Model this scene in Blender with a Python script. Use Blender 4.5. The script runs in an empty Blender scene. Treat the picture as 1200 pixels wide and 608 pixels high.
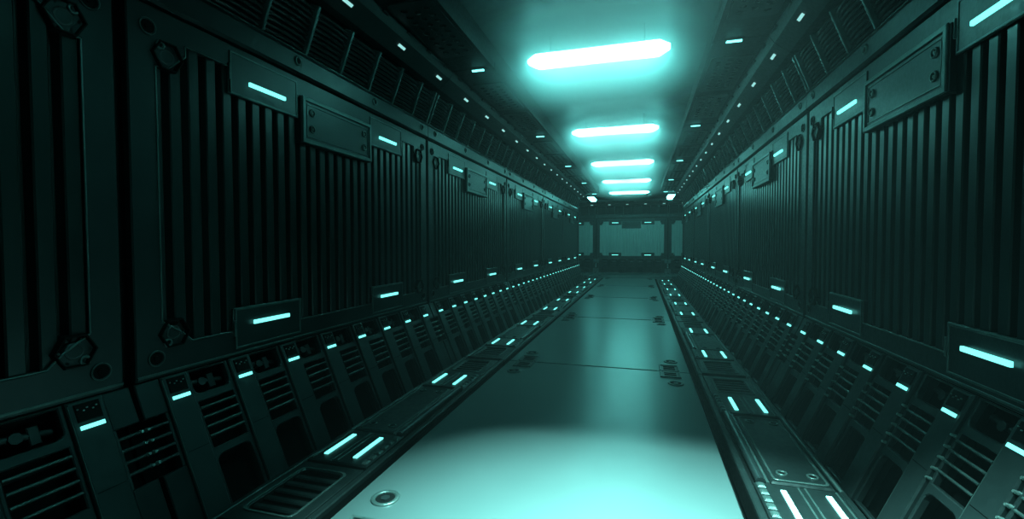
import bpy, math, random
from mathutils import Matrix, Vector
random.seed(7)
SC = bpy.context.scene
COL = SC.collection
R = math.radians

# ------------------------------------------------------------------ camera
cam_d = bpy.data.cameras.new('camera'); cam = bpy.data.objects.new('camera', cam_d); COL.objects.link(cam)
cam_d.sensor_width = 36.0; cam_d.lens = 36.0 * 529.4 / 1200.0
cam_d.clip_start = 0.05; cam_d.clip_end = 200
cam.matrix_world = (Matrix.Translation((0.58, 0.0, 1.657)) @ Matrix.Rotation(R(16.01), 4, 'Z')
                    @ Matrix.Rotation(R(90 - 1.889), 4, 'X') @ Matrix.Rotation(R(-0.103), 4, 'Z'))
SC.camera = cam
# ------------------------------------------------------------------ world, view, light levels
W = bpy.data.worlds.new('world'); SC.world = W; W.use_nodes = True
W.node_tree.nodes['Background'].inputs[0].default_value = (0.02, 0.10, 0.10, 1)
W.node_tree.nodes['Background'].inputs[1].default_value = 0.05
HAZE = 0.0009       # thin haze in the whole place
_vs = W.node_tree.nodes.new('ShaderNodeVolumeScatter'); _vs.inputs['Color'].default_value = (0.75, 1, 1, 1)
_vs.inputs['Density'].default_value = HAZE; _vs.inputs['Anisotropy'].default_value = 0.35
W.node_tree.links.new(_vs.outputs[0], W.node_tree.nodes['World Output'].inputs['Volume'])
SC.view_settings.view_transform = 'Standard'; SC.view_settings.look = 'None'
SC.view_settings.gamma = 1.0; SC.view_settings.use_curve_mapping = False
SC.view_settings.exposure = 0.0
LAMP = 28.0        # ceiling lamps
STRIP = 2.3        # wall and base strips
BLOOM_MIST = 3.6         # density of haze added to imitate bloom round the ceiling lamps
CROSS = 14.0       # lamps of the cross corridor
SMALL = 4.0        # small ceiling lights
DOWN = 620.0       # added floor-pool light under the lamp above the camera (W)
TEAL = (0.135, 0.70, 0.64)
HW = 2.41          # half width of corridor
FZ = 0.05          # deck level
Y0 = 1.98          # first joint in front of camera
YC = 24.65         # axis of the cross corridor
YE = 27.06         # end wall plane

# ------------------------------------------------------------------ materials
def nn(nt, t, **kw):
    n = nt.nodes.new(t)
    for k, v in kw.items(): setattr(n, k, v)
    return n
def metal(name, c1, c2, rough=(0.35, 0.6), met=0.6, scale=3.0, bump=0.04, spec=0.5):
    m = bpy.data.materials.new(name); m.use_nodes = True; nt = m.node_tree
    b = nt.nodes['Principled BSDF']; tc = nn(nt, 'ShaderNodeTexCoord')
    n1 = nn(nt, 'ShaderNodeTexNoise'); n1.inputs['Scale'].default_value = scale; n1.inputs['Detail'].default_value = 6
    n2 = nn(nt, 'ShaderNodeTexNoise'); n2.inputs['Scale'].default_value = scale * 9; n2.inputs['Detail'].default_value = 4
    for n in (n1, n2): nt.links.new(tc.outputs['Object'], n.inputs['Vector'])
    r = nn(nt, 'ShaderNodeValToRGB'); r.color_ramp.elements[0].position = 0.32; r.color_ramp.elements[1].position = 0.72
    r.color_ramp.elements[0].color = (*c1, 1); r.color_ramp.elements[1].color = (*c2, 1)
    nt.links.new(n1.outputs['Fac'], r.inputs['Fac']); nt.links.new(r.outputs['Color'], b.inputs['Base Color'])
    mr = nn(nt, 'ShaderNodeMapRange'); mr.inputs['From Min'].default_value = 0.3; mr.inputs['From Max'].default_value = 0.7
    mr.inputs['To Min'].default_value = rough[0]; mr.inputs['To Max'].default_value = rough[1]
    nt.links.new(n2.outputs['Fac'], mr.inputs['Value']); nt.links.new(mr.outputs['Result'], b.inputs['Roughness'])
    b.inputs['Metallic'].default_value = met
    b.inputs['Specular IOR Level'].default_value = spec
    if bump:
        bp = nn(nt, 'ShaderNodeBump'); bp.inputs['Strength'].default_value = bump; bp.inputs['Distance'].default_value = 0.02
        nt.links.new(n2.outputs['Fac'], bp.inputs['Height']); nt.links.new(bp.outputs['Normal'], b.inputs['Normal'])
    return m
def glow(name, col, s):
    m = bpy.data.materials.new(name); m.use_nodes = True; b = m.node_tree.nodes['Principled BSDF']
    b.inputs['Base Color'].default_value = (0.3, 0.3, 0.3, 1)
    b.inputs['Emission Color'].default_value = (*col, 1); b.inputs['Emission Strength'].default_value = s
    return m
M = {
 'wall': metal('wall_steel', (0.008, 0.0135, 0.014), (0.013, 0.020, 0.0205), (0.32, 0.46), 0.5),
 'sheet': metal('corrugated_steel', (0.010, 0.017, 0.017), (0.016, 0.025, 0.0245), (0.28, 0.32), 0.5, 3.0, 0.0),
 'pale': metal('lit_corrugated_steel', (0.30, 0.38, 0.37), (0.34, 0.42, 0.41), (0.3, 0.36), 0.3, 3.0, 0.0),  # lit copy of the sheet steel, lamplight put into its colour
 'plate': metal('cover_steel', (0.010, 0.017, 0.0175), (0.017, 0.025, 0.0255), (0.3, 0.45), 0.5, 5.0),
 'edge': metal('edge_highlight_steel', (0.035, 0.058, 0.056), (0.065, 0.095, 0.09), (0.3, 0.45), 0.6, 12.0, 0.1),  # lighter tone puts edge highlights into the colour
 'base': metal('base_steel', (0.016, 0.026, 0.0265), (0.026, 0.038, 0.038), (0.3, 0.45), 0.5),
 'dark': metal('dark_steel', (0.0015, 0.002, 0.002), (0.003, 0.004, 0.004), (0.5, 0.7), 0.0, 3.0, 0.0, 0.04),
 'vent': metal('vent_steel', (0.009, 0.013, 0.013), (0.014, 0.019, 0.019), (0.4, 0.6), 0.4),
 'knob': metal('bright_knob_steel', (0.35, 0.5, 0.48), (0.5, 0.65, 0.62), (0.25, 0.4), 0.9, 8.0, 0.0),
 'deck': metal('deck_steel', (0.048, 0.072, 0.072), (0.056, 0.082, 0.082), (0.275, 0.29), 0.42, 1.2, 0.0),
 'side': metal('side_deck_steel', (0.009, 0.015, 0.015), (0.015, 0.023, 0.023), (0.28, 0.42), 0.6),
 'ceil': metal('ceiling_steel', (0.05, 0.065, 0.065), (0.06, 0.078, 0.078), (0.5, 0.65), 0.1, 1.0, 0.02),
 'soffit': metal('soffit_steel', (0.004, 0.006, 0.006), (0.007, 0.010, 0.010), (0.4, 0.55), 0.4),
 'lamp': glow('lamp_glow', (0.18, 1.0, 0.94), LAMP),
 'cross': glow('cross_lamp_glow', (0.18, 1.0, 0.94), CROSS),
 'strip': glow('strip_glow', TEAL, STRIP),
 'rim': glow('edge_strip_glow', (0.28, 0.62, 0.60), 1.1),
 'small': glow('small_glow', (0.15, 0.9, 0.85), SMALL),
}

# ------------------------------------------------------------------ mesh builder (local frame: x out of wall, y along, z up)
def wallmap(p): return Vector((p[2], p[0], p[1]))                 # (a along, b up, c out)
_L = math.hypot(0.32, 0.75)
_U = Vector((-0.32, 0, 0.75)) / _L; _N = Vector((0.75, 0, 0.32)) / _L
def slantmap(p): return Vector((0.32, 0, FZ)) + _U * p[1] + _N * p[2] + Vector((0, p[0], 0))
_vL = math.hypot(0.17, 0.44); _VU = Vector((0.17, 0, 0.44)) / _vL; _VN = Vector((0.44, 0, -0.17)) / _vL
def ventmap(p): return Vector((0, 0, 3.41)) + _VU * p[1] + _VN * p[2] + Vector((0, p[0], 0))
def floormap(p): return Vector((p[1], p[0], p[2]))                # a along y, b across x, c up  (mirrored: faces flipped)
def ident(p): return Vector(p)

class MB:
    def __init__(s, fn=wallmap, flip=False): s.v = []; s.f = []; s.mi = []; s.sm = []; s.mats = []; s.fn = fn; s.flip = flip
    def _m(s, k):
        if k not in s.mats: s.mats.append(k)
        return s.mats.index(k)
    def add(s, vs, fs, mat, smooth=False):
        o = len(s.v); mi = s._m(mat); s.v += [s.fn(p) for p in vs]
        for f in fs:
            f = [i + o for i in f]
            if s.flip: f.reverse()
            s.f.append(f); s.mi.append(mi); s.sm.append(smooth)
        return s
    def box(s, a0, a1, b0, b1, c0, c1, mat, ch=0.0):
        # chamfered on the outer (c1) face
        k = min(ch, (a1 - a0) * .45, (b1 - b0) * .45, (c1 - c0) * .8)
        if k <= 0:
            vs = [(a0,b0,c0),(a1,b0,c0),(a1,b1,c0),(a0,b1,c0),(a0,b0,c1),(a1,b0,c1),(a1,b1,c1),(a0,b1,c1)]
            fs = [(3,2,1,0),(4,5,6,7),(0,1,5,4),(1,2,6,5),(2,3,7,6),(3,0,4,7)]
        else:
            vs = [(a0,b0,c0),(a1,b0,c0),(a1,b1,c0),(a0,b1,c0),(a0,b0,c1-k),(a1,b0,c1-k),(a1,b1,c1-k),(a0,b1,c1-k),
                  (a0+k,b0+k,c1),(a1-k,b0+k,c1),(a1-k,b1-k,c1),(a0+k,b1-k,c1)]
            fs = [(3,2,1,0),(8,9,10,11)] + [(i,(i+1)%4,(i+1)%4+4,i+4) for i in range(4)] + [(i+4,(i+1)%4+4,(i+1)%4+8,i+8) for i in range(4)]
        return s.add(vs, fs, mat)
    def plate(s, outer, holes, c0, c1, mat, bev=0.004):
        cu = bpy.data.curves.new('tmp', 'CURVE'); cu.dimensions = '2D'; cu.fill_mode = 'BOTH'
        cu.extrude = max((c1 - c0) / 2 - bev, 0.0005); cu.bevel_depth = bev; cu.bevel_resolution = 0; cu.offset = -bev
        for pts in [outer] + list(holes):
            sp = cu.splines.new('POLY'); sp.points.add(len(pts) - 1); sp.use_cyclic_u = True
            for i, p in enumerate(pts): sp.points[i].co = (p[0], p[1], 0, 1)
        ob = bpy.data.objects.new('tmp', cu); me = bpy.data.meshes.new_from_object(ob)
        mid = (c0 + c1) / 2
        s.add([(v.co.x, v.co.y, v.co.z + mid) for v in me.vertices], [tuple(p.vertices) for p in me.polygons], mat)
        bpy.data.objects.remove(ob); bpy.data.curves.remove(cu); bpy.data.meshes.remove(me)
        return s
    def disc(s, a, b, r, c0, c1, mat, n=16, r2=None, rot=0.0):
        r2 = r if r2 is None else r2; vs = []
        for rr, c in ((r, c0), (r2, c1)):
            vs += [(a + rr*math.cos(rot+2*math.pi*i/n), b + rr*math.sin(rot+2*math.pi*i/n), c) for i in range(n)]
        s.add(vs, [(i,(i+1)%n,(i+1)%n+n,i+n) for i in range(n)], mat, n > 8)
        s.add(vs[n:], [tuple(range(n))], mat); s.add(vs[:n], [tuple(reversed(range(n)))], mat); return s
    def ring(s, a, b, r0, r1, c0, c1, mat, n=16, rot=0.0):
        # raised ring r0..r1
        prof = [(r1, c0), (r1, c1 - .3*(c1-c0)), (r1 - .25*(r1-r0), c1), (r0 + .25*(r1-r0), c1), (r0, c1 - .3*(c1-c0)), (r0, c0)]
        vs = []
        for rr, c in prof: vs += [(a + rr*math.cos(rot+2*math.pi*i/n), b + rr*math.sin(rot+2*math.pi*i/n), c) for i in range(n)]
        fs = [(j*n+i, j*n+(i+1)%n, (j+1)*n+(i+1)%n, (j+1)*n+i) for j in range(len(prof)-1) for i in range(n)]
        return s.add(vs, fs, mat, n > 8)
    def extr(s, prof, a0, a1, mat, closed=False, cap=False, smooth=False):
        # profile [(b, c)] swept along a
        n = len(prof); vs = [(a0, b, c) for b, c in prof] + [(a1, b, c) for b, c in prof]
        m = n if closed else n - 1
        s.add(vs, [(i, (i+1) % n, (i+1) % n + n, i + n) for i in range(m)], mat, smooth)
        if cap: s.add(vs, [tuple(reversed(range(n))), tuple(range(n, 2*n))], mat)
        return s
    def rod(s, p0, p1, r, mat, n=8):
        p0 = Vector(p0); p1 = Vector(p1); d = (p1 - p0).normalized()
        u = d.orthogonal().normalized(); w = d.cross(u); vs = []
        for p in (p0, p1): vs += [tuple(p + r*(math.cos(2*math.pi*i/n)*u + math.sin(2*math.pi*i/n)*w)) for i in range(n)]
        s.add(vs, [(i,(i+1)%n,(i+1)%n+n,i+n) for i in range(n)], mat, True)
        s.add(vs, [tuple(reversed(range(n))), tuple(range(n, 2*n))], mat); return s
    def mesh(s, name):
        me = bpy.data.meshes.new(name); me.from_pydata([tuple(v) for v in s.v], [], s.f)
        for k in s.mats: me.materials.append(M[k])
        me.polygons.foreach_set('material_index', s.mi); me.polygons.foreach_set('use_smooth', s.sm); me.update(); return me
    def build(s, name, parent=None, loc=None, label=None):
        o = bpy.data.objects.new(name, s.mesh(name)); COL.objects.link(o)
        if loc is not None: o.location = loc
        if parent is not None: o.parent = parent
        if label: o['label'] = label
        return o

def rr(x0, y0, x1, y1, r=0.02, n=3, corners=(1,1,1,1)):
    pts = []
    for k, (cx, cy, a) in enumerate(((x1-r, y0+r, -90), (x1-r, y1-r, 0), (x0+r, y1-r, 90), (x0+r, y0+r, 180))):
        if corners[k]:
            for i in range(n+1):
                t = R(a + 90*i/n); pts.append((cx + r*math.cos(t), cy + r*math.sin(t)))
        else: pts.append(((x1,y0),(x1,y1),(x0,y1),(x0,y0))[k])
    return pts
def empty(name, loc=(0,0,0), rz=0.0):
    o = bpy.data.objects.new(name, None); COL.objects.link(o); o.location = loc; o.rotation_euler = (0,0,rz); o.empty_display_size = .2; return o
def tag(o, label=None, cat=None, group=None, kind=None):
    for k, v in (('label', label), ('category', cat), ('group', group), ('kind', kind)):
        if v: o[k] = v
    return o
KIDS = {}
def copy_tree(o, parent=None):
    c = o.copy(); COL.objects.link(c); c.parent = parent
    for ch in list(o.children): copy_tree(ch, c)
    return c
class Proto:
    def __init__(s, make): s.o = make(); s.used = False
    def put(s, loc, rz, label, cat, group):
        o = s.o if not s.used else copy_tree(s.o)
        s.used = True; o.location = loc; o.rotation_euler = (0,0,rz); tag(o, label, cat, group); return o
ORD = ['first','second','third','fourth','fifth','sixth','seventh']

# ------------------------------------------------------------------ structure: shell
def struct(name, mb): return tag(mb.build(name), kind='structure')
def sbox(name, x0, x1, y0, y1, z0, z1, mat):
    m = MB(ident); m.box(x0, x1, y0, y1, z0, z1, mat); return struct(name, m)
YB = -2.02
YW = YC - HW                                                     # where the corridor walls stop at the cross corridor
m = MB(ident)
m.box(-2.6, 2.6, YB, YW, -0.35, -0.2, 'dark'); m.box(-6.3, 6.3, YW, YE + .3, -0.35, -0.2, 'dark'); struct('floor', m)
for side, sx in (('left', -1), ('right', 1)):
    m = MB(ident)
    x0, x1 = sorted((sx*(HW+.10), sx*(HW+.3)))
    m.box(x0, x1, YB, YW - .001, -0.2, 4.6, 'dark')
    x0, x1 = sorted((sx*(HW-.03), sx*6.3))
    m.box(x0, x1, YW - .22, YW, -0.2, 4.6, 'wall')                # near wall of the cross corridor
    struct('wall_' + side, m)
m = MB(ident); m.box(-6.3, 6.3, YE + .10, YE + .3, -0.2, 4.6, 'dark'); struct('wall_end', m)
for side, x in (('cross_left', -6.2), ('cross_right', 6.0)):
    m = MB(ident); m.box(x, x + .2, YW, YE + .1, -.2, 4.6, 'wall'); struct('wall_' + side, m)
# ceiling: coffered middle, darker soffits at the sides
CZ = 4.42
m = MB(ident)
m.box(-1.42, 1.42, YB, YW, CZ, CZ + .1, 'ceil'); m.box(-6.1, 6.1, YW, YC + 2.3, CZ, CZ + .1, 'ceil')
m.box(-6.1, 6.1, YC - 1.42, YC + 1.42, CZ + .1, CZ + .2, 'dark')
for sx in (-1, 1):
    a, b = sorted((sx*1.42, sx*1.46)); m.box(a, b, YB, YW, 4.165, CZ + .1, 'soffit')
struct('ceiling', m)
# ------------------------------------------------------------------ wall panel section (4 m)
def hole_outline(mir=False):
    half = [(0.20, 1.16), (0.20, 2.80), (0.27, 2.80), (0.33, 2.86), (0.40, 2.93), (0.40, 3.00), (0.73, 3.00), (0.73, 2.80), (1.44, 2.80), (1.44, 3.0)]
    low = [(1.44, 0.98), (1.44, 1.17), (0.73, 1.17), (0.73, 1.0), (0.40, 1.0), (0.33, 1.07)]
    left = half; leftlow = low
    right = [(4 - a, b) for a, b in reversed(half)]; rightlow = [(4 - a, b) for a, b in reversed(low)]
    return left + right + rightlow + leftlow
def corner_bolt(mb, a, b, r=.052):
    mb.ring(a, b, r*.80, r, -.002, .010, 'wall', 18); mb.ring(a, b, r*.92, r*1.0, .006, .012, 'edge', 18)
    mb.disc(a, b, r*.82, -.01, .002, 'dark', 16); mb.disc(a, b, r*.34, .002, .010, 'dark', 6)
def corner_boss(mb, a, b, r=.105):
    mb.ring(a, b, r*.84, r, -.05, .022, 'dark', 6); mb.disc(a, b, r*.86, -.05, -.02, 'dark', 6)
    mb.ring(a, b, r*.3, r*.5, -.03, .004, 'vent', 12)
    for i in range(6): mb.disc(a + r*.66*math.cos(i*1.047), b + r*.66*math.sin(i*1.047), r*.08, -.03, 0.0, 'wall', 6)
def light_plate(parent, a, b0, b1, zl, up):
    mb = MB(); mb.box(a - .345, a + .345, b0, b1, -.05, .006, 'plate', .004)
    # thin raised frame and little latch
    mb.plate([(a-.345,b0),(a+.345,b0),(a+.345,b1),(a-.345,b1)], [[(a-.33,b0+.015),(a+.33,b0+.015),(a+.33,b1-.015),(a-.33,b1-.015)]], .005, .011, 'edge', .002)
    e = b1 if up else b0
    mb.box(a - .36, a - .345, min(b0,b1)+.10, min(b0,b1)+.22, 0, .02, 'edge', .003)
    lp = mb.build('light_plate', parent)
    ls = MB().box(a - .185, a + .185, zl - .015, zl + .015, .016, .036, 'strip', .004).build('light_strip', lp, label='glowing cyan light strip')
    return lp
def make_wall_panel(sheet='sheet'):
    t = empty('wall_panel')
    mb = MB()
    mb.plate([(0.035,0.80),(3.965,0.80),(3.965,3.17),(0.035,3.17)], [hole_outline()], -.06, 0.0, 'wall', .008)
    # flat rebate lines in the frame
    mb.box(.04, 3.96, .82, .835, -.001, .006, 'edge', .002)
    o = hole_outline()
    fr = mb.build('frame', t)
    # thin lighter bead, painting the bevel highlight round the opening
    mb = MB()
    for i in range(len(o)):
        p, q = o[i], o[(i+1) % len(o)]
        mb.rod((p[0], p[1], .0), (q[0], q[1], .0), .006, 'edge', 6)
    mb.build('bead', t)
    # corrugated sheet
    prof = []; a = .16; pitch = .1315
    mb = MB(); pts = []
    while a < 3.84:
        w = .086
        pts += [(a, -.085), (a + .006, -.022), (a + .014, -.015), (a + w - .008, -.015), (a + w, -.022), (a + w + .006, -.085)]
        a += pitch
    vs = [(x, .9, c) for x, c in pts] + [(x, 3.1, c) for x, c in pts]; n = len(pts)
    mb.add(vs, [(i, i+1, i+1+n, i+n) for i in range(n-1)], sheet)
    mb.build('corrugated_sheet', t)
    for a in (1.085, 2.915):
        light_plate(t, a, 2.80, 3.12, 2.915, True)
        light_plate(t, a, 0.86, 1.17, 1.045, False)
    # cover plate
    mb = MB()
    mb.box(1.46, 2.54, 2.59, 3.01, -.05, .03, 'plate', .01)
    mb.plate([(1.46,2.59),(2.54,2.59),(2.54,3.01),(1.46,3.01)], [[(1.50,2.63),(2.50,2.63),(2.50,2.97),(1.50,2.97)]], .025, .045, 'edge', .006)
    mb.plate([(1.52,2.65),(2.48,2.65),(2.48,2.95),(1.52,2.95)], [[(1.53,2.66),(2.47,2.66),(2.47,2.94),(1.53,2.94)]], .025, .036, 'edge', .002)
    cp = mb.build('cover_plate', t)
    for a in (1.59, 2.41):
        for b in (2.73, 2.88):
            bo = MB(); bo.ring(a, b, .022, .036, .028, .044, 'edge', 14); bo.disc(a, b, .024, .028, .034, 'dark', 14); bo.disc(a, b, .012, .034, .04, 'edge', 6)
            bo.build('bolt', cp)
    for a in (.155, 3.845):
        for b in (.93, 3.03):
            mb = MB(); corner_bolt(mb, a, b); mb.build('bolt', t)
    for a, sg in ((.275, 1), (3.725, -1)):
        for b in (1.075, 2.885):
            mb = MB(); corner_boss(mb, a, b); mb.ring(a - sg*.045, b + (.06 if b > 2 else -.06), .016, .03, -.004, .012, 'edge', 10)
            mb.build('locking_socket', t, label='dark hexagonal locking socket')
    return t
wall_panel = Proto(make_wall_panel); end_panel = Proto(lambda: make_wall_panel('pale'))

# ------------------------------------------------------------------ slanted base section (4 m): eight ribs, seven grilles, two split end covers
def make_base(knobs, lit=True, bm='base', em='edge'):
    t = empty('slanted_base')
    TOP = _L - .003; BOT = -.20
    mb = MB(slantmap); mb.box(.01, 3.99, BOT, TOP - .01, -.16, -.15, 'dark'); mb.build('backing', t)
    for k in range(8):
        a = .25 + .5*k
        mb = MB(slantmap)
        mb.box(a - .088, a + .088, BOT, TOP, -.10, .022, bm, .010)
        mb.box(a - .06, a + .06, TOP - .12, TOP - .02, .02, .03, 'dark', .004)
        mb.rod((a - .082, BOT, .018), (a - .082, TOP - .02, .018), .004, em, 6)
        mb.box(a - .07, a + .07, .30, .304, .02, .024, 'dark'); 
        for i in range(5): mb.disc(a - .05 + .022*i + .004*(i % 2), TOP - .05 - .012*(i % 2), .004, .028, .036, 'knob', 6)
        r = mb.build('rib', t)
        if lit: MB(slantmap).box(a - .056, a + .056, .648, .670, .022, .036, 'strip', .003).build('light_strip', r, label='small glowing cyan light strip')
        if knobs:
            for b in (.555, .482, .409, .336, .27):
                MB(slantmap).disc(a + .092, b, .012, .0, .026, 'knob', 10, .007).build('knob', r, label='small bright round knob')
    for k in range(7):
        a = .5 + .5*k; w = .160; e = .136
        mb = MB(slantmap)
        mb.plate([(a-w, BOT), (a+w, BOT), (a+w, TOP), (a-w, TOP)],
                 [rr(a-e, .640, a+e, .80, .035, 3, (1,0,0,1)), [(a-e,.255),(a+e,.255),(a+e,.585),(a-e,.585)],
                  rr(a-e, -.18, a+e, .20, .05, 3, (0,1,1,0))], -.045, 0.0, bm, .006)
        g = mb.build('grille_frame', t)
        mb = MB(slantmap)
        for b in (.533, .466, .399, .332):
            mb.extr([(b-.012, -.03), (b+.004, -.004), (b+.012, -.006), (b+.010, -.016), (b-.004, -.036)], a - e - .005, a + e + .005, bm, True, True)
            mb.rod((a-e, b+.006, -.004), (a+e, b+.006, -.004), .009, em, 8)
        mb.build('louvers', g)
        mb = MB(slantmap)                                            # pipes and fittings seen dimly behind the top opening
        mb.rod((a-e, .74, -.09), (a+e, .70, -.09), .02, 'vent', 8); mb.disc(a-.02, .72, .03, -.12, -.06, 'vent', 8); mb.box(a+.03, a+.08, .66, .76, -.14, -.07, 'vent', .005)
        mb.build('pipe_fitting', g)
    for s in (0, 1):
        lo, hi = (.014, .160) if s == 0 else (3.84, 3.986)
        mb = MB(slantmap)
        mb.box(lo, hi, .59, TOP, -.05, .006, 'plate', .006); mb.box(lo, hi, BOT, .235, -.05, .006, 'plate', .006)
        q = hi - .02 if s == 0 else lo
        mb.box(q, q + .02, .235, .59, -.05, 0, bm, .004)
        for b in (.53, .46, .39, .32):
            mb.rod((lo, b, -.012), (hi, b, -.012), .011, bm, 8)
            e0 = lo + .004 if s == 0 else hi - .004
            mb.disc(e0, b, .014, -.016, .008, 'knob', 8, .009)
        mb.build('end_cover', t, label='solid plate with rods at the section joint')
    return t
base_left = Proto(lambda: make_base(False)); base_right = Proto(lambda: make_base(True)); base_end = Proto(lambda: make_base(False, False, 'dark', 'soffit'))  # end copy coloured darker, holding the shade at the corridor end

# ------------------------------------------------------------------ header beam over the panels
def make_header():
    t = empty('header_beam')
    mb = MB(); mb.extr([(3.19, -.08), (3.19, .0), (3.21, .022), (3.36, .022), (3.41, .0), (3.41, -.08)], .006, 3.994, 'wall', True, True)
    mb.box(.006, 3.994, 3.395, 3.405, .0, .014, 'edge', .003)
    mb.build('beam', t)
    for a in (.22, 1.43, 2.64, 3.80):
        mb = MB(); mb.ring(a, 3.30, .026, .042, .02, .036, 'edge', 14); mb.disc(a, 3.30, .03, .015, .024, 'dark', 14); mb.build('bolt', t)
    return t
header = Proto(make_header)

# ------------------------------------------------------------------ leaning vent section with bowed louvers
def make_vent():
    t = empty('louver_vent')
    mb = MB(ventmap); mb.box(.01, 3.99, .01, _vL - .06, -.10, -.09, 'dark'); mb.build('backing', t)
    for k in range(9):
        a = min(max(.06 + .5*k, .02), 3.98)
        mb = MB(ventmap); mb.box(a - .016, a + .014, .0, _vL - .03, -.09, .014, 'edge', .006); mb.build('divider', t)
    spans = [(.075 + .5*k, .545 + .5*k) for k in range(7)] + [(3.575, 3.965)]
    for (a0, a1) in spans:
        mb = MB(ventmap); N = 8
        for j in range(9):
            b = .02 + .0455*j; vs = []
            for i in range(N + 1):
                u = i/N; a = a0 + (a1 - a0)*u; bow = .035*math.sin(math.pi*u)
                for (db, dc) in ((0, -.06), (.0, -.03), (.016, -.024), (.03, -.05)): vs.append((a, b + db, dc + bow))
            fs = [(i*4+q, (i+1)*4+q, (i+1)*4+(q+1) % 4, i*4+(q+1) % 4) for i in range(N) for q in range(4)]
            mb.add(vs, [tuple(reversed(f)) for f in fs], 'vent')
        mb.build('louvers', t)
    return t
vent = Proto(make_vent)

# ------------------------------------------------------------------ edge rail with small lights, above the vents
def make_rail(off):
    t = empty('edge_rail')
    mb = MB()
    mb.extr([(3.872, .10), (3.872, .20), (3.89, .225), (4.0, .36), (4.08, .415), (4.14, .415), (4.14, .10)], .004, 3.996, 'soffit', True, True)
    for k in range(8): mb.box(.2 + .5*k, .3 + .5*k, 4.06, 4.09, .38, .43, 'vent', .004)
    mb.build('rail', t)
    for k in range(4):
        a = off + k
        # strip lies on the sloping face
        d = Vector((.15, .12)).normalized()
        ls = MB(); cx, cz = .300, 3.948
        p = [(cz - .016*d[1]*1 - .012*d[0]*0, cx - .016*d[0]), (cz + .016*d[1], cx + .016*d[0]),
             (cz + .016*d[1] - .010, cx + .016*d[0] + .010), (cz - .016*d[1] - .010, cx - .016*d[0] + .010)]
        ls.extr(p, a - .065, a + .065, 'rim', True, True); ls.build('light_strip', t, label='small pale light strip')
    return t
rail_left = Proto(lambda: make_rail(.77)); rail_right = Proto(lambda: make_rail(.72))

# ------------------------------------------------------------------ perforated soffit panels
def make_soffit():
    t = empty('soffit_panel')
    mb = MB(ident)
    mb.box(.42, 1.03, .01, 3.99, 4.10, 4.16, 'soffit')
    mb.box(.985, 1.03, .01, 3.99, 4.07, 4.10, 'soffit')
    mb.build('soffit', t)
    for y0 in (.55, 2.15):
        holes = []
        for r in range(3):
            for c in range(9):
                x = .60 + .13*r; y = y0 + .15 + .13*c + (.065 if r % 2 else 0)
                holes.append([(x + .038*math.cos(i*math.pi/4), y + .038*math.sin(i*math.pi/4)) for i in range(8)])
        mb = MB(lambda p: Vector((p[0], p[1], p[2]))); mb.plate(rr(.48, y0, .97, y0 + 1.35, .04), holes, 4.075, 4.095, 'plate', .003)
        mb.build('perforated_plate', t, label='plate punched with round holes')
    return t
soffit = Proto(make_soffit)

# ------------------------------------------------------------------ ceiling lamps
def make_lamp(gm='lamp'):
    t = empty('ceiling_lamp')
    mb = MB(ident)
    for sx in (-.6, .6): mb.rod((sx, 0, .11), (sx, 0, CZ - 4.051), .008, 'ceil')
    mb.box(-.78, .78, -.10, .10, .085, .12, 'soffit')
    mb.build('housing', t)
    # hexagonal glowing tube body with tapered ends
    mb = MB(ident)
    def ringp(x, hw, z0, z1): return [(x, -hw, z1), (x, -hw*.66, z0), (x, hw*.66, z0), (x, hw, z1)]
    secs = [ringp(-.90, .06, .025, .06), ringp(-.77, .17, -.02, .08), ringp(.77, .17, -.02, .08), ringp(.90, .06, .025, .06)]
    vs = [p for s_ in secs for p in s_]
    fs = [(j*4+i, j*4+(i+1) % 4, (j+1)*4+(i+1) % 4, (j+1)*4+i) for j in range(3) for i in range(4)] + [(3,2,1,0), (12,13,14,15)]
    mb.add(vs, [tuple(reversed(f)) for f in fs], gm)
    mb.build('diffuser', t, label='glowing white-cyan lamp body')
    return t
lamp = Proto(make_lamp); cross_lamp = Proto(lambda: make_lamp('cross'))
def make_baffled():
    t = make_lamp(); mb = MB(ident)  # unseen plates added to give the floor pool straight edges
    for a0, a1, b0, b1 in ((-1.02, 1.02, -.205, -.195), (-1.02, 1.02, .195, .205), (-1.02, -1.01, -.195, .195), (1.01, 1.02, -.195, .195)):
        mb.box(a0, a1, b0, b1, -.45, .0, 'dark')
    for sx in (-1, 1):
        for sy in (-1, 1): mb.rod((sx*.99, sy*.19, -.02), (sx*.99, sy*.19, CZ - 4.051), .008, 'dark')
    mb.build('baffle', t, label='dark box baffle added out of view to square off the light')
    return t
near_lamp = Proto(make_baffled)
def make_small():
    t = empty('small_ceiling_light')
    MB(ident).box(-.11, .11, -.035, .035, -.02, .0, 'vent').build('holder', t)
    MB(ident).box(-.085, .085, -.018, .018, -.034, -.0205, 'small').build('light_strip', t)
    return t
small = Proto(make_small)
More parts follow.
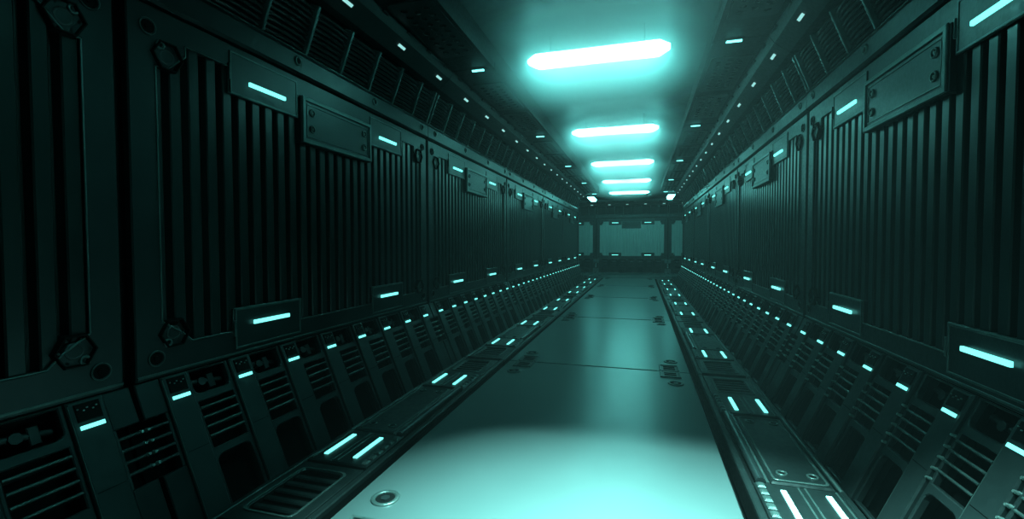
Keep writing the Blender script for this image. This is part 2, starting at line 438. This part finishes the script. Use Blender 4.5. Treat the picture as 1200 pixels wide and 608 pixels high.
def haze_material():
    m = bpy.data.materials.new('bloom_haze'); m.use_nodes = True; nt = m.node_tree
    nt.nodes.remove(nt.nodes['Principled BSDF']); out = nt.nodes['Material Output']
    tc = nn(nt, 'ShaderNodeTexCoord'); ln = nn(nt, 'ShaderNodeVectorMath', operation='LENGTH')
    nt.links.new(tc.outputs['Object'], ln.inputs[0])
    mr = nn(nt, 'ShaderNodeMapRange'); mr.inputs['From Min'].default_value = 1.0; mr.inputs['From Max'].default_value = 0.0
    mr.inputs['To Min'].default_value = 0.0; mr.inputs['To Max'].default_value = 1.0
    nt.links.new(ln.outputs['Value'], mr.inputs['Value'])
    pw = nn(nt, 'ShaderNodeMath', operation='POWER'); pw.inputs[1].default_value = 1.6; nt.links.new(mr.outputs['Result'], pw.inputs[0])
    ml = nn(nt, 'ShaderNodeMath', operation='MULTIPLY'); ml.inputs[1].default_value = BLOOM_MIST; nt.links.new(pw.outputs[0], ml.inputs[0])
    vs = nn(nt, 'ShaderNodeVolumeScatter'); vs.inputs['Color'].default_value = (.8, 1, 1, 1); vs.inputs['Anisotropy'].default_value = 0.2
    nt.links.new(ml.outputs[0], vs.inputs['Density']); nt.links.new(vs.outputs[0], out.inputs['Volume'])
    return m
HM = haze_material()
def haze_mesh():
    import bmesh
    bm = bmesh.new(); bmesh.ops.create_icosphere(bm, subdivisions=3, radius=1.0)
    me = bpy.data.meshes.new('bloom_haze'); bm.to_mesh(me); bm.free(); me.materials.append(HM); return me
HZ = haze_mesh()

# ------------------------------------------------------------------ floor sections
def make_deck():
    t = empty('deck_plate')
    mb = MB(ident); hl = []
    H = .06
    mb.box(-1.17, 1.17, .008, 3.992, -.10, FZ, 'deck', .006)
    mb.build('plate', t)
    for sx in (-1, 1):
        for y in (.50, 3.50):
            mb = MB(ident); mb.ring(sx*.97, y, .062, .09, FZ - .002, FZ + .012, 'edge', 20); mb.disc(sx*.97, y, .064, FZ - .001, FZ + .003, 'dark', 20)
            mb.disc(sx*.97, y, .03, FZ + .003, FZ + .009, 'wall', 6); mb.build('bolt', t, label='dark round recessed bolt')
        for y0, y1 in ((.012, .28), (3.72, 3.988)):
            mb = MB(ident); xa, xb = sorted((sx*.81, sx*1.05))
            mb.box(xa, xb, y0, y1, FZ - .001, FZ + .004, 'side')
            e = .02
            mb.box(xa, xa+e, y0, y1, FZ, FZ+.016, 'edge', .004); mb.box(xb-e, xb, y0, y1, FZ, FZ+.016, 'edge', .004)
            yy = y1 - e if y0 < 1 else y0
            mb.box(xa, xb, yy, yy+e, FZ, FZ+.016, 'edge', .004)
            for i in range(3): 
                q = y0 + .05 + .065*i; mb.box(xa+.05, xb-.05, q, q+.02, FZ+.003, FZ+.010, 'dark')
            mb.build('hatch', t, label='small framed hatch at the plate corner')
    pts = [(-.78, 0.0), (.78, 0.0), (.78, .008)]
    for i in range(12):
        x = .72 - .13*i; pts += [(x, .008), (x, .022), (x - .07, .022), (x - .07, .008)]
    pts += [(-.78, .008)]
    mb = MB(ident); mb.plate(pts, [], FZ - .002, FZ + .006, 'edge', .001)
    mb.build('seam_catch', t)
    return t
deck = Proto(make_deck)

def make_side(lit=True):
    # local x: distance from the wall plane inward; deck side strip spans .42 .. 1.15
    t = empty('floor_side_panel')
    X0, X1 = .55, 1.15
    mb = MB(ident)
    mb.box(X0, X1, .008, 3.992, -.14, FZ - .035, 'dark')
    mb.box(X1 - .05, X1, .008, 3.992, FZ - .04, FZ, 'side', .008)
    mb.box(X0, X0 + .04, .008, 3.992, FZ - .04, FZ + .004, 'side', .006)
    mb.build('tray', t)
    for ya, yb in ((.06, .78), (3.22, 3.94)):
        mb = MB(ident)
        hole = rr(.67, ya + .12, 1.0, yb - .10, .04)
        mb.plate([(X0+.045, ya), (X1-.055, ya), (X1-.055, yb), (X0+.045, yb)], [hole], FZ - .03, FZ, 'side', .004)
        for i in range(5):
            y = ya + .16 + .09*i; mb.box(.67, 1.0, y, y + .045, FZ - .03, FZ - .008, 'side', .008)
        mb.plate(rr(.645, ya+.095, 1.025, yb-.075, .05), [rr(.66, ya+.11, 1.01, yb-.09, .045)], FZ - .002, FZ + .008, 'edge', .002)
        mb.build('floor_vent', t)
    for yc in (1.075, 2.925):
        mb = MB(ident)
        mb.box(X0+.045, X1-.055, yc - .27, yc + .27, FZ - .03, FZ + .012, 'side', .01)
        for i in range(6): mb.box(X1 - .115, X1 - .065, yc - .25 + .085*i, yc - .19 + .085*i, FZ + .01, FZ + .026, 'edge', .010)
        for xx in (.615, .79, .83): mb.box(xx, xx + .012, yc - .25, yc + .25, FZ + .010, FZ + .018, 'edge', .003)
        lp = mb.build('light_plate', t)
        for xx in (.685, .94) if lit else ():
            MB(ident).box(xx - .017, xx + .017, yc - .18, yc + .18, FZ + .012, FZ + .022, 'strip', .002).build('light_strip', lp, label='glowing cyan light strip')
    mb = MB(ident)
    mb.box(.60, .98, 1.38, 2.62, FZ - .03, FZ + .006, 'side', .012)
    mb.plate(rr(.62, 1.41, .96, 2.59, .03), [rr(.635, 1.425, .945, 2.575, .025)], FZ + .004, FZ + .012, 'edge', .002)
    c = mb.build('cover_plate', t)
    for y in (1.52, 2.48):
        for x in (.69, .88):
            mb = MB(ident); mb.ring(x, y, .024, .038, FZ + .004, FZ + .016, 'edge', 12); mb.disc(x, y, .026, FZ + .004, FZ + .009, 'dark', 12); mb.build('bolt', c)
    mb = MB(ident)
    mb.rod((1.045, 1.36, FZ + .005), (1.045, 2.64, FZ + .005), .032, 'plate', 12)
    mb.rod((1.0, 1.36, FZ + .0), (1.0, 2.64, FZ + .0), .012, 'edge', 8)
    mb.rod((.575, 1.36, FZ + .0), (.575, 2.64, FZ + .0), .012, 'edge', 8)
    mb.build('pipes', t)
    return t
side = Proto(make_side); side_end = Proto(lambda: make_side(False))

# ------------------------------------------------------------------ lay out the long corridor
PI = math.pi
SECT = [(k, Y0 + 4*k) for k in range(-1, 5)]
def where(k, side, whole):
    if k < 0: return 'cut off by the left picture edge' if whole and side == 'left' else 'out of view beside the camera'
    if whole and side == 'left':
        return ['nearest one seen whole', 'second one seen whole', 'third one seen whole', 'fourth one seen whole', 'farthest one'][k]
    return ['nearest one, cut by the picture edge', 'second from the camera', 'third from the camera', 'fourth from the camera', 'farthest one'][k]
def sideput(proto_l, proto_r, k, y, name, cat, group, r0=-1, whole=False):
    proto_l.put((-HW, y, 0), 0, f'{name}, left side, {where(k, "left", whole)}', cat, group)
    if k >= r0: proto_r.put((HW, y + 4, 0), PI, f'{name}, right side, {where(k, "right", whole)}', cat, group)
for k, y in SECT:
    r0 = -1
    sideput(wall_panel, wall_panel, k, y, 'corrugated wall panel with strip lights', 'wall panel', 'corrugated wall panels along the corridor', r0, True)
    sideput(base_left, base_right, k, y, 'slanted ribbed base grille', 'grille', 'slanted base grilles under the wall panels', r0, True)
    sideput(header, header, k, y, 'plain steel header beam above the wall panel', 'beam', 'header beams over the wall panels', r0)
    sideput(vent, vent, k, y, 'leaning vent of bowed louvers', 'vent', 'louver vents under the ceiling', r0)
    sideput(rail_left, rail_right, k, y, 'ceiling edge rail with pale lights', 'rail', 'ceiling edge rails', r0)
    sideput(soffit, soffit, k, y, 'dark perforated ceiling soffit', 'ceiling panel', 'perforated soffit panels', r0)
    sideput(side, side, k, y, 'floor edge panel with paired light strips', 'floor panel', 'floor edge panels beside the deck', r0)
    deck.put((0, y, 0), 0, 'smooth shining steel deck plate of the floor, ' + where(k, 'middle', False), 'floor plate', 'deck plates down the middle')
LN = ['brightest and largest ceiling lamp, nearest in view', 'second ceiling lamp from the camera', 'third ceiling lamp, middle of the row',
      'fourth ceiling lamp, a thin bar', 'fifth and farthest ceiling lamp before the cross corridor']
for k in range(-1, 5):
    y = Y0 + 4*(k + (1 if k >= 0 else 1))
    y = Y0 + 4*k + 4 if k >= 0 else Y0
    lab = 'long glowing ceiling lamp above the camera, out of view' if k < 0 else 'long white-cyan bar, ' + LN[k]
    (lamp if k >= 0 else near_lamp).put((0, y, 4.05), 0, lab, 'lamp', 'ceiling lamps in a row')
    if k >= 0 and y < YW - 1:
        hz = bpy.data.objects.new('bloom_haze', HZ); COL.objects.link(hz); hz.location = (0, y, 4.0); hz.scale = (1.8, 1.6, .68)
        tag(hz, f'added teal haze imitating the bloom round the {ORD[k]} ceiling lamp', 'haze', None, 'stuff')
    if k >= 0 and y < YW + .5:
        for s, sn in ((-1, 'left'), (1, 'right')):
            small.put((s*1.62, y, 4.098), 0, f'small light strip in the {sn} soffit level with the {ORD[k]} big lamp', 'light', 'small soffit lights')

# ------------------------------------------------------------------ cross corridor at the far end
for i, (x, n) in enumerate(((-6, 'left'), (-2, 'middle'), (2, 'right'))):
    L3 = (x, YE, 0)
    for pr_, nm, cat in ((end_panel, 'corrugated panel of the end wall in lamplit tone, with strip lights', 'wall panel'),
                         (base_end, 'shade-toned slanted grille without lights under the end wall', 'grille'),
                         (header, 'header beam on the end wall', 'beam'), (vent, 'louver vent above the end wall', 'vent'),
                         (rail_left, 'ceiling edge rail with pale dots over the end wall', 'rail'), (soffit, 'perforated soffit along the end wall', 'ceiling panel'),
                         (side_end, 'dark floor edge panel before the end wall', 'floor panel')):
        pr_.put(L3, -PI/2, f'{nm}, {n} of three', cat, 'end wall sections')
    # deck of the cross corridor, turned across
    deck.put((x + 4, YC, 0), PI/2, f'steel deck plate in the cross corridor, {n} of three', 'floor plate', 'deck plates of the cross corridor')
for x, n in ((-2, 'left'), (2, 'right')):
    cross_lamp.put((x, YC, 4.05), PI/2, f'ceiling lamp of the cross corridor, seen as a bright spot on the far {n}', 'lamp', 'cross corridor lamps')
# threshold between the two floors
m = MB(ident); m.box(-1.99, 1.99, Y0 + 20.004, YC - 1.18, -.1, FZ - .002, 'side', .006)
tag(m.build('threshold_plate'), 'plain steel threshold plate where the corridor meets the cross corridor', 'floor plate')
# ------------------------------------------------------------------ added area light under the lamp above, off-centre to shape the floor pool
for k in range(1):                                              # one only, at the lamp above the camera
    y = Y0 + 4*k
    ld = bpy.data.lights.new('added_pool_light', 'AREA'); ld.shape = 'RECTANGLE'; ld.size = .3; ld.size_y = .05
    ld.energy = DOWN; ld.color = (0.42, 1.0, 0.93); ld.spread = R(58)
    o = bpy.data.objects.new('added_pool_light', ld); COL.objects.link(o); o.location = (.62, y, 4.0)
